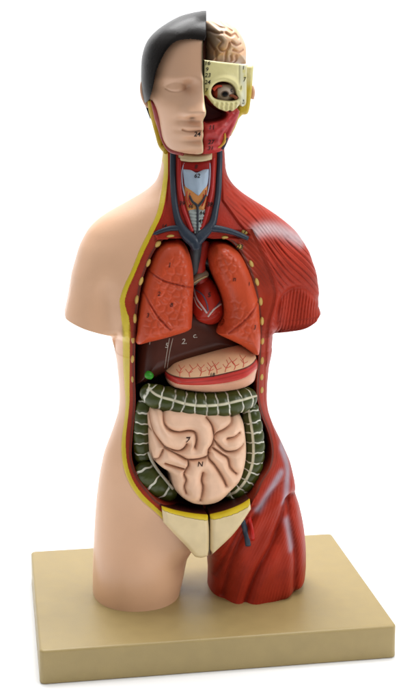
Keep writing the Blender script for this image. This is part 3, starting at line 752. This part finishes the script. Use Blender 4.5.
npatch('larynx', [(182.6, 168.8), None, (190, 169.2), (196.4, 172.6), (203, 169), (208.8, 168.3), None, (208.5, 178), (206.3, 187), (198.2, 196), None, (190, 191), (185, 186.5), (183.6, 178)], .0042, .006, 'a6b9cb', [('62', (197, 176), 5)], lambda x, z, d: .0012*np.exp(-(pdist(x, z, ridge)[0]/.004)**2))
rg = lambda x, z, d: .0006*np.sin((z)*2*math.pi/.0036)
npatch('trachea', [(187.8, 209.5), None, (196, 208.5), (205.5, 209.5), None, (203, 222), (200.5, 234), None, (194.5, 234), None, (191, 222)], .0034, .005, '9aa3a0', [('44', (202, 213), 4.6), ('45', (201, 221.3), 5)], rg)
for pts in ([(187, 191), (186.5, 199), (189, 207)], [(190, 193), (189, 200), (191.5, 205)], [(206, 190), (205, 199), (202, 206)], [(203.5, 194), (203, 200), (200.5, 205)]):
    ntube('laryngeal_artery', pts, .00075, 'b02a1e', -.0026, [.6, 1, .8])
ntube('thyroid_vein', [(189.5, 195.5), (192.5, 201.5), (197.3, 206.5), (197.6, 218), (197.5, 229), (196.5, 238)], .0012, '2c3038', -.0034, [.8, 1, 1.2, 1.1, 1, 1])
ntube('thyroid_vein', [(206, 195), (202.5, 201), (198, 206.5)], .0012, '2c3038', -.0034, [.8, 1, 1])
for pts in ([(184.4, 163), (182, 172), (182.6, 186), (185, 196)], [(209.6, 163), (210, 172), (209, 186), (206.8, 196)]):
    ntube('thyroid_artery', pts, .0008, 'a8a3b2', -.0012)

# ================================================================== HEAD
HEAD = empty('head', (0, 0, 0)); HEAD.parent = ROOT
HXM = .0028; MIDX = lambda y: .0028+.158*y
hl = aty([(203.5, 11.2), (195, 12.0), (186.5, 13.6), (178, 17.3), (167.7, 23.5), (160, 28.5), (153.5, 34.5), (149, 40), (145.7, 47), (143.3, 56), (142.4, 65), (142.2, 80), (143, 91), (146, 104), (150, 115), (155, 128.7), (160, 144.4), (162, 152.5)], 0.)
ha = np.clip(HXM-hl[:, 0], .002, None); o_ = np.argsort(hl[:, 2]); hz, hav = hl[o_, 2], ha[o_]
hz, hav = gsmooth(hz, hav, .0022)
h_a = lambda z: np.interp(z, hz, hav)
tbz, tbv = table([(6, .0735), (26, .0735), (36, .0735), (48, .0735), (60, .0735), (75, .0742), (92, .074), (108, .0735), (122, .0725), (136, .071), (148, .0655), (156, .057)])
tbz, tbv = gsmooth(tbz, tbv, .005)
Z48 = aty([(203, 52)], -.02)[0, 2]; ZTOP = float(hz[-1])
def h_b(z):
    t = np.clip((np.asarray(z, float)-Z48)/(ZTOP+.0006-Z48), 0, 1)
    return np.where(t > 0, np.interp(Z48, tbz, tbv)*np.sqrt(1-np.clip(t, 0, 1)**2.3), np.interp(z, tbz, tbv))
F_head = lambda x, z: -h_b(z)*prof(np.clip((x-HXM)/h_a(z), -.985, .985), 2.05)
def oh(pts, dy=0.): return onto(pts, lambda x, z: F_head(x, z)+dy)[:, [0, 2]]

# --- rear shell of the head: skin on the one side, gap shadow beside the brain painted dark on the other
def rear():
    zs = np.linspace(hz[0]+.008, hz[-1]-.004, 90); t = np.linspace(0, 2*math.pi, 72, endpoint=False); V = []; C = []
    zsk = aty([(224, 70)], -.02)[0, 2]
    for z in zs:
        up = float(sstep(zsk-.01, zsk+.004, z)); lo = float(1-sstep(hz[0]+.008, hz[0]+.035, z))
        for a in t:
            rx = float(h_a(z))*(.955-.12*lo)*(1.0 if math.cos(a) < 0 else .56*(1-up)+.08*up)
            ry = float(h_b(z))*((.78-.25*lo)*(1-.42*float(sstep(-.1, .25, math.cos(a)))) if math.sin(a) < 0 else .95)
            V.append((MIDX(ry*math.sin(a))+rx*math.cos(a), ry*math.sin(a), z)); C.append(lin('dfb08f') if math.cos(a) < -.15 else lin('3a1712'))
    n = len(t); fs = [(i*n+j, i*n+(j+1) % n, (i+1)*n+(j+1) % n, (i+1)*n+j) for i in range(len(zs)-1) for j in range(n)]
    fs += [tuple(range(n))[::-1], tuple(range((len(zs)-1)*n, len(zs)*n))]
    MB().add(V, fs, np.array(C)).build('head_core', M_SKIN, HEAD, True)
rear()

# --- face half
FP = [(203.2, 36), None, (202.8, 60), (202.6, 95), (202.6, 152.5), None, (198, 154.2), (186, 153.4), (175, 151), (168, 147.5), (162.6, 140), (158.8, 126), (155, 111), (151, 100), (148.2, 92), None, (151, 80), (156, 62), (163, 48), (172, 38), (187, 35)]
FO_ = oh(corners(FP, 6))
fc = lambda x, y: oh([(x, y)])[0]
nose_r = oh(spline([(203, 82), (202.5, 92), (201.5, 102), (200.5, 111)], 5))
nose_t, wing, nbase = fc(199.5, 112), fc(186.5, 113), fc(194, 119.5)
eye_c, brow_l, brow_c, sock_in = fc(177, 88), fc(168, 79), fc(184, 78), fc(190, 87)
lid_line = oh(spline([(166, 88.5), (171, 91), (178, 91.6), (184, 89.8), (187, 87.8)], 5))
lid_top = oh(spline([(165, 86.5), (171, 82.8), (178, 81.8), (185, 84)], 5))
mouth = oh(spline([(182.5, 129.6), (187, 131), (193, 131), (199, 130.4), (203, 131.2)], 5))
lipu, lipl, chin, cheek, chinf = fc(196, 127), fc(196.5, 135), fc(198, 147), fc(168, 108), fc(197, 140.5)
nasolab = oh(spline([(184, 113), (179, 121), (177, 129)], 5)); phil = oh(spline([(202, 119), (202, 126)], 4))
nostril = fc(191.5, 117.6)
def face_rel(x, z, d):
    r = np.zeros(len(x))
    q, run = pdist(x, z, nose_r); t = np.clip(run/.033, 0, 1)
    r += (.0050+.0120*t**1.3)*np.exp(-(q/(.0068+.004*t))**2)
    r += .0080*gau(x, z, nose_t, .010, .0075)+.0090*gau(x, z, wing, .0060, .0058)
    r -= .0060*gau(x, z, nbase, .013, .0035)
    r -= .0035*gau(x, z, nostril, .0035, .0018)
    r -= .0085*gau(x, z, eye_c, .017, .009)+.0060*gau(x, z, sock_in, .0065, .0075)
    r += .0064*gau(x, z, eye_c, .0105, .0062)
    r += .0022*gau(x, z, brow_c, .016, .0055)+.0020*gau(x, z, brow_l, .012, .0055)
    r -= .0012*np.exp(-(pdist(x, z, lid_line)[0]/.0011)**2)+.0006*np.exp(-(pdist(x, z, lid_top)[0]/.0018)**2)
    r += .0030*gau(x, z, cheek, .016, .014)
    r += .0058*gau(x, z, lipu, .015, .0040)+.0060*gau(x, z, lipl, .013, .0042)
    r -= .0024*np.exp(-(pdist(x, z, mouth)[0]/.0010)**2)+.0008*gau(x, z, mouth[0], .003, .003)
    r -= .0042*gau(x, z, chinf, .013, .0036)
    r += .0050*gau(x, z, chin, .014, .008)
    r -= .0014*np.exp(-(pdist(x, z, nasolab)[0]/.0035)**2)
    r -= .0010*np.exp(-(pdist(x, z, phil)[0]/.0022)**2)
    return r*sstep(0, .004, d*1.0+np.where(x > -.016, .004, 0))
def face_col(x, z, d):
    c = np.tile(lin('dbae8d'), (len(x), 1))
    c = lerpc(c, lin('c98d70'), .35*np.clip(gau(x, z, lipu, .012, .003)+gau(x, z, lipl, .012, .004), 0, 1))
    c = lerpc(c, lin('9c6a4c'), .35*np.exp(-(pdist(x, z, mouth)[0]/.0008)**2))
    c = lerpc(c, lin('4a2d1e'), .8*gau(x, z, nostril, .0026, .0012))
    edge = (d < .0014) & (x > -.013); c[edge] = lin('d8c79a')
    return c
m = patch(FO_, F_head, .0035, .0035, .012, face_rel, face_col, fc(183, 104), nr=150, nt=460)
BFc = m.bvh(); write(m, BFc, '24', (197, 134.3), 5.5)
face = m.build('face', [M_SKIN, M_INK], HEAD, True)
face['label'] = 'skin covered half of the face with closed looking eye'

# --- hair cap: a real curved cap over the crown, cut at the midline
def hair():
    line = oh(spline([(206, 40.5), (198, 39.6), (187, 38.8), (173.8, 41.4), (165.4, 49), (158.6, 60.8), (153.5, 72.6), (151, 84.5), (148, 95), (144, 103)], 6))
    zt = hz[-1]; nr, nt = 260, 260
    XC = .0
    V = []; C = []
    zs = ZTOP+.0004-(ZTOP+.0004-.556)*np.linspace(.0, 1, nr)**1.9
    for z in zs:
        tt = min(1, (ZTOP+.0004-z)/.012)**.5; a = float(h_a(z))+.0014*tt; b = float(h_b(z))+.0042*tt
        hump = float(np.interp(z, [.60, .636, .644, .68], [0, 0, .0030, .0034]))
        t = np.linspace(0, math.pi, nt)               # from the front cut edge round the side to the back
        s = np.sin(t); cth = -np.cos(t)
        y = np.sign(cth)*b*np.abs(cth)**(2/2.2)*np.where(cth > 0, 1.04, 1); xm = MIDX(y)+hump
        x = xm-(a+hump)*np.abs(s)**(2/2.2)
        V.append(np.stack([x, y, np.full(nt, z)], 1))
    V = np.array(V); X, Y, Z = V[..., 0], V[..., 1], V[..., 2]
    lz = np.interp(X, line[::-1, 0], line[::-1, 1]) if line[0, 0] > line[-1, 0] else np.interp(X, line[:, 0], line[:, 1])
    keep = (Z > lz-.0005) | (Y > -.004)
    V[..., 1] = np.where((Y < -.004), Y+.0007*(1-sstep(0, .006, Z-lz)), Y)
    V = V.reshape(-1, 3); idx = np.arange(nr*nt).reshape(nr, nt)
    q = np.stack([idx[:-1, :-1], idx[1:, :-1], idx[1:, 1:], idx[:-1, 1:]], -1).reshape(-1, 4)
    kk = keep.ravel(); q = q[kk[q].all(1)]
    col = np.tile(lin('15110f'), (len(V), 1))
    fs = q.tolist()
    # flat cut face on the midline
    for i in range(nr-1):
        fs.append((idx[i, 0], idx[i, -1], idx[i+1, -1], idx[i+1, 0]))
    fs.append(tuple(idx[0]))
    MB().add(V, fs, col).build('hair', M_HAIR, HEAD, True)
hair()

# --- ear and the cut edge along the cheek
ep = aty(spline([(147.5, 80), (144, 82), (142.6, 88), (143.4, 96), (145.8, 103), (148.5, 107)], 6), [-.012]*31)
tube(ep, np.interp(np.linspace(0, 1, 31), [0, .2, .6, 1], [.0018, .0034, .0028, .0018]), lin('cfa184'), 14).build('ear', M_SKIN, HEAD, True)
def hstrip(name, pts, r, cc, dy=-.002, taper=None, mat=M_FAT):
    P = onto(spline(pts, 6), lambda x, z: F_head(x, z)+dy); rad = r if taper is None else np.interp(np.linspace(0, 1, len(P)), np.linspace(0, 1, len(taper)), taper)*r
    return tube(P, rad, lin(cc), 12).build(name, mat, HEAD, True)
hstrip('cheek_fat', [(149.8, 100), (151.5, 110), (154.5, 122), (157.5, 134), (161, 145), (166.5, 151.5)], .0034, 'c3a51d', .002, [.8, 1, .9, .8, .9, 1])
hstrip('cheek_muscle', [(152, 100.5), (155.5, 108), (158, 118), (160, 128), (163, 140), (170, 150.5), (183, 154)], .0034, '97322f', -.0004, [.5, 1.1, 1.2, .8, .5, .6, .6])

# --- dissected half: red deep face
MZ = [(203, 96), (203, 121), (213, 122.5), (223.5, 119), (226.5, 112.5), (217, 106.6), (209.5, 101)]
def F_dis(x, z): return -(h_b(z)-.004)*prof(np.clip((x-HXM)/.0625, -1, 1), 2.4)
def od(pts, dy=0.): return onto(pts, lambda x, z: F_dis(x, z)+dy)[:, [0, 2]]
DO = od(corners([(203.2, 93.5), None, (203, 120), (203, 154), None, (210, 153.6), (219, 151.8), (224, 149), None, (227, 143), (230.5, 135), (236, 122), (239.5, 111), None, (234, 106), (222, 103), (211, 98)], 6))
holeP = od(spline(MZ, 5, True)); dc = lambda x, y: od([(x, y)])[0]
bl = [(dc(x, y), s*PXM, k) for x, y, s, k in ((207, 125, 4, .002), (213, 127, 4.5, .0026), (208, 133, 4, .002), (216, 134, 5, .0024), (222, 126, 4.5, .0022), (210, 142.5, 4.5, .0026), (217, 143, 4, .0022), (206, 148, 4, .002), (213, 149, 4, .002))]
masg = [od(spline(p, 5)) for p in ([(236, 113), (229, 122), (221, 132), (217, 140)], [(238, 114), (233, 124), (227, 136)], [(231, 113), (222, 124), (214, 131)])]
def dis_rel(x, z, d):
    q = sdf(x, z, holeP); r = -.019*sstep(-.0005, .003, q)
    out = 1-sstep(-.001, .001, q)
    for c, s, k in bl: r += out*k*1.5*gau(x, z, c, s, s*.8)
    for g in masg: r += out*(.0026*np.exp(-(pdist(x, z, g)[0]/.0026)**2))
    return r+out*.0010*(vnoise(x, z, .004, 12)-.5)
def dis_col(x, z, d):
    c = np.tile(lin('b2302f'), (len(x), 1)); q = sdf(x, z, holeP)
    for cc, s, k in bl: c = lerpc(c, lin('c4504a'), .4*gau(x, z, cc, s*.6, s*.5))
    for g in masg[:2]: c = lerpc(c, lin('b44a50'), .6*np.exp(-(pdist(x, z, g)[0]/.002)**2))
    return lerpc(c, lin('6c1a15'), sstep(-.0004, .0012, q))
m = patch(DO, F_dis, .004, .005, .02, dis_rel, dis_col, dc(214, 127), nr=110, nt=320)
BD = m.bvh()
for s, p, k in (('11', (211.5, 127.5), 5), ('27', (210.8, 142.3), 5), ('31', (210.2, 148.4), 5), ('3', (229.5, 110.6), 4)): write(m, BD, s, p, k)
m.build('face_muscle', [M_ORG, M_INK], HEAD, True)
tube(trail(BD, [(224.5, 133), (225, 139), (222.5, 144), (218, 147.5)], 5, .0004), np.interp(np.linspace(0, 1, 16), [0, .5, 1], [.0008, .0019, .0008])[:len(trail(BD, [(224.5, 133), (225, 139), (222.5, 144), (218, 147.5)], 5))], lin('c7952e'), 12).build('salivary_gland', M_FAT, HEAD, True)
tube(trail(BD, [(226.5, 138), (225.2, 143), (222.5, 148.5)], 5, .0002), .0016, lin('2c2a3c'), 12).build('facial_vein', M_ORG, HEAD, True)

# --- skull front with the eye socket
def F_sk(x, z): return -(h_b(z)+.0005)*prof(np.clip((x-HXM)/.064, -1, 1), 2.3)
def os_(pts, dy=0.): return onto(pts, lambda x, z: F_sk(x, z)+dy)[:, [0, 2]]
SKO = os_(corners([(203.8, 59.8), None, (222, 62), (240, 64), (247, 65), None, (246.6, 80), (246.4, 97), (245.5, 104), (242.5, 106.5), (239.6, 104.5), None, (236, 108.5), (233, 111), (229, 110.7), (226, 111.4), (222.5, 110.2), (219, 108.8), (216, 106.6), (212, 103), (209, 99.5), (206.5, 96), (203.6, 95), None], 6))
orb = os_(spline([(211, 93.5), (212, 87), (217, 82.6), (224, 81.2), (231, 83.2), (235, 88), (236.5, 94), (237.8, 98.5), (232, 101), (222, 100.5), (214.5, 98.5)], 5, True))
sc = lambda x, y: os_([(x, y)])[0]
def sk_rel(x, z, d):
    q = sdf(x, z, orb); r = -.020*sstep(-.0004, .0022, q)
    r += .0022*np.exp(-((q+.003)/.0028)**2)
    lowz = sstep(sc(224, 100)[1], sc(224, 104)[1], z); r += lowz*.0007*(1+vnoise(x, z, .005, 71))*np.sin(x*2*math.pi/.0052)*sstep(.0, -.003, q)
    r += .0008*(vnoise(x, z, .01, 15)-.5)
    gx = sc(238.5, 75)[0]; r -= .0012*np.exp(-((x-gx)/.0012)**2)*(z > sc(238, 90)[1])
    return r
def sk_col(x, z, d):
    c = np.tile(lin('d9cf93'), (len(x), 1)); q = sdf(x, z, orb)
    st = sc(243, 85); c = lerpc(c, lin('cfd0bb'), np.exp(-((x-st[0])/.0045)**2)*.8)
    yb = np.exp(-((x-sc(205.5, 80)[0])/.0035)**2)*sstep(sc(205, 86)[1], sc(205, 90)[1]*1.0, z)*0
    for p in ((243.5, 71), (244.5, 77), (240.5, 88), (206, 92)): c = lerpc(c, lin('c8b93a'), .7*gau(x, z, sc(*p), .0022, .003))
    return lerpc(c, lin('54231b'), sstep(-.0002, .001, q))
m = patch(SKO, F_sk, .0022, .0022, .012, sk_rel, sk_col, sc(224, 84), nr=110, nt=340)
BK = m.bvh()
for s, p, k in (('16', (207.2, 63.3), 4.6), ('9', (206.8, 69.6), 4.6), ('23', (207.6, 75.4), 4.6), ('24', (207.3, 82.4), 4.6), ('7', (206.2, 90.6), 4.2), ('1', (243.2, 67.8), 4.2), ('7', (244.2, 79.6), 4.8), ('1', (240.8, 87.8), 4.2), ('2', (242.8, 102), 4.8)):
    write(m, BK, s, p, k, '1c1a12')
m.build('skull', [M_BONE, M_INK], HEAD, True)
def side_bone():                                      # temple plate turned away to the side, gold fat behind the cheek
    O = aty(corners([(244, 64.6), None, (254.4, 65.4), None, (253.5, 80), (252, 97), (250, 110), (248, 114.4), (243.5, 115), None, (239, 120), (236, 128), (231.5, 137), None, (229, 132), (234, 120), (238, 108), (243, 100)], 5), -.022)[:, [0, 2]]
    cz = aty([(246, 92)], -.022)[0, 2]
    m = patch(O, flat(-.016), .006, .004, .012, lambda x, z, d: .001*(vnoise(x, z, .006, 2)-.5), lambda x, z, d: lerpc(np.tile(lin('c3aa30'), (len(x), 1)), lin('d8cf8f'), sstep(cz+.002, cz+.016, z)), aty([(245, 104)], -.022)[0, [0, 2]], nr=30, nt=160)
    m.build('cheek_fat', M_FAT, HEAD, True)
side_bone()
ear2 = aty(spline([(251.5, 86), (253.2, 92), (252, 99)], 6), -.006)
tube(ear2, .0022, lin('d3a58a'), 10).build('ear', M_SKIN, HEAD, True)

# eyeball in its socket
def eye():
    c = aty([(223.6, 92.0)], -.0600)[0]; R = .0128; V = []; C = []; n, k = 120, 84
    iris = aty([(225, 94.3)], -.0715)[0]-c; iris /= np.linalg.norm(iris)
    for i in range(k+1):
        for j in range(n):
            th, ph = math.pi*i/k, 2*math.pi*j/n
            d = np.array([math.sin(th)*math.cos(ph), -math.cos(th), math.sin(th)*math.sin(ph)])
            V.append(c+R*d*np.array([1.04, 1, .86])); an = math.acos(np.clip(d@iris, -1, 1))
            base = lin('b9a796') if d[0] > -.62 else lin('c0573f')
            if d[2] > .72: base = lin('6b3a30')
            C.append(lin('0d0b0b') if an < .24 else (lin('6d5a4c') if an < .34 else base))
    fs = [(i*n+j, (i+1)*n+j, (i+1)*n+(j+1) % n, i*n+(j+1) % n) for i in range(k) for j in range(n)]
    m = MB().add(V, fs, np.array(C)); b = m.bvh(); write(m, b, 'c', (231.2, 89.8), 5.2, '1d2a3c')
    m.build('eyeball', [M_LIV, M_INK], HEAD, True)
eye()
mq = aty(spline([(213, 90), (217, 86.5), (222, 86)], 5), -.0715); tube(mq, np.linspace(.0022, .0010, len(mq)), lin('bb4530'), 10).build('eye_muscle', M_MUS, HEAD, True)
mq = aty(spline([(237, 98.5), (233, 96), (229.5, 95.5)], 5), -.0715); tube(mq, np.linspace(.0022, .0012, len(mq)), lin('8d5138'), 10).build('eye_muscle', M_MUS, HEAD, True)

# --- brain
BO = aty(corners([(204.6, 64), None, (204.6, 40), (205.4, 24), (209, 21), (216, 19.6), (224, 21), (232.6, 25.6), (238.8, 33), (243, 41), (245.2, 50), (245.2, 64), None], 6), -.012)[:, [0, 2]]
bc = lambda p: aty(spline(p, 5), -.05)[:, [0, 2]]
sul = [bc(p) for p in ([(216, 22), (221, 27), (226, 28)], [(219, 38), (222, 42), (219, 47), (222, 51), (227, 49), (229, 43)], [(226, 33), (231, 36), (236, 34), (239, 38)], [(217, 51), (217, 56), (218, 62)], [(226, 50), (226, 56), (228, 62)],
                                  [(231, 42), (236, 45), (241, 44)], [(233, 50), (239, 52), (244, 50)], [(236, 56), (238, 60), (237, 64)], [(225, 22), (229, 28), (233, 31)], [(212, 30), (217, 33), (222, 33)], [(231, 56), (233, 60)], [(212, 40), (214, 46), (216, 50)])]
def br_rel(x, z, d):
    q = np.full(len(x), 9.)
    for g in sul: q = np.minimum(q, pdist(x, z, g)[0])
    return -.0027*np.exp(-(q/.0014)**2)+.0014*(vnoise(x, z, .006, 21)-.5)
def br_col(x, z, d):
    q = np.full(len(x), 9.)
    for g in sul: q = np.minimum(q, pdist(x, z, g)[0])
    c = np.tile(lin('e4b994'), (len(x), 1)); c = lerpc(c, lin('d8bba0'), sstep(.35, .7, vnoise(x, z, .007, 33)))
    return lerpc(c, lin('b07c5c'), .6*np.exp(-(q/.0013)**2))
patch(BO, flat(-.008), .046, .030, .05, br_rel, br_col, None, nr=110, nt=280, radial=True, back=.62).build('brain', M_BONE, HEAD, True)

# ================================================================== SURROUNDINGS
def backdrop():
    W = 3.2; prof_ = [(-.85, 0)]
    prof_ += [(1.1+.7*math.sin(a), .7-.7*math.cos(a)) for a in np.linspace(0, math.pi/2, 20)]; prof_ += [(1.8, 2.6)]
    V = [(x, y, z-.0393) for y, z in prof_ for x in (-W, W)]
    fs = [(2*i, 2*i+1, 2*i+3, 2*i+2) for i in range(len(prof_)-1)]
    m = MB().add(V, fs, np.array([.90, .905, .91]))
    o = m.build('studio_backdrop', material('backdrop_paper', .6, .0, 300, .0, 5, spec=.2)); o['kind'] = 'structure'
backdrop()

w = bpy.data.worlds.new('World'); scn.world = w; w.use_nodes = True
wn_, wl_ = w.node_tree.nodes, w.node_tree.links
tcw = wn_.new('ShaderNodeTexCoord'); dot = wn_.new('ShaderNodeVectorMath'); dot.operation = 'DOT_PRODUCT'
dot.inputs[1].default_value = (0, .55, .83); mrw = wn_.new('ShaderNodeMapRange'); mrw.interpolation_type = 'SMOOTHSTEP'
mrw.inputs[1].default_value = -.8; mrw.inputs[2].default_value = .9; mrw.inputs[3].default_value = .13; mrw.inputs[4].default_value = .85
wl_.new(tcw.outputs['Generated'], dot.inputs[0]); wl_.new(dot.outputs['Value'], mrw.inputs[0])
wl_.new(mrw.outputs[0], wn_['Background'].inputs[1]); wn_['Background'].inputs[0].default_value = (1, 1, 1, 1)

def lamp(name, loc, target, size, power, col=(1, 1, 1)):
    l = bpy.data.lights.new(name, 'AREA'); l.shape = 'RECTANGLE'; l.size, l.size_y = size; l.energy = power; l.color = col
    o = bpy.data.objects.new(name, l); COL.objects.link(o); o.location = loc
    o.rotation_euler = (Vector(target)-Vector(loc)).to_track_quat('-Z', 'Y').to_euler()
lamp('softbox_top', (.28, .16, 1.75), (0, -.02, .3), (.65, .45), 19)
lamp('softbox_side', (1.25, -.9, 1.15), (0, 0, .35), (.5, .8), 11)
lamp('softbox_back', (-.3, 1.2, 2.1), (0, 1.2, .3), (2.2, .8), 48)

cam = bpy.data.cameras.new('camera'); co = bpy.data.objects.new('camera', cam); COL.objects.link(co)
co.location = CAM; cam.sensor_fit = 'VERTICAL'; cam.sensor_height = 24; cam.lens = 24*FPX/700
co.rotation_euler = Vector(FWD).to_track_quat('-Z', 'Y').to_euler(); cam.clip_end = 50; cam.clip_start = .05
scn.camera = co
scn.view_settings.view_transform = 'Standard'; scn.view_settings.look = 'None'; scn.view_settings.exposure = 0; scn.view_settings.gamma = 1
scn.cycles.max_bounces = 6
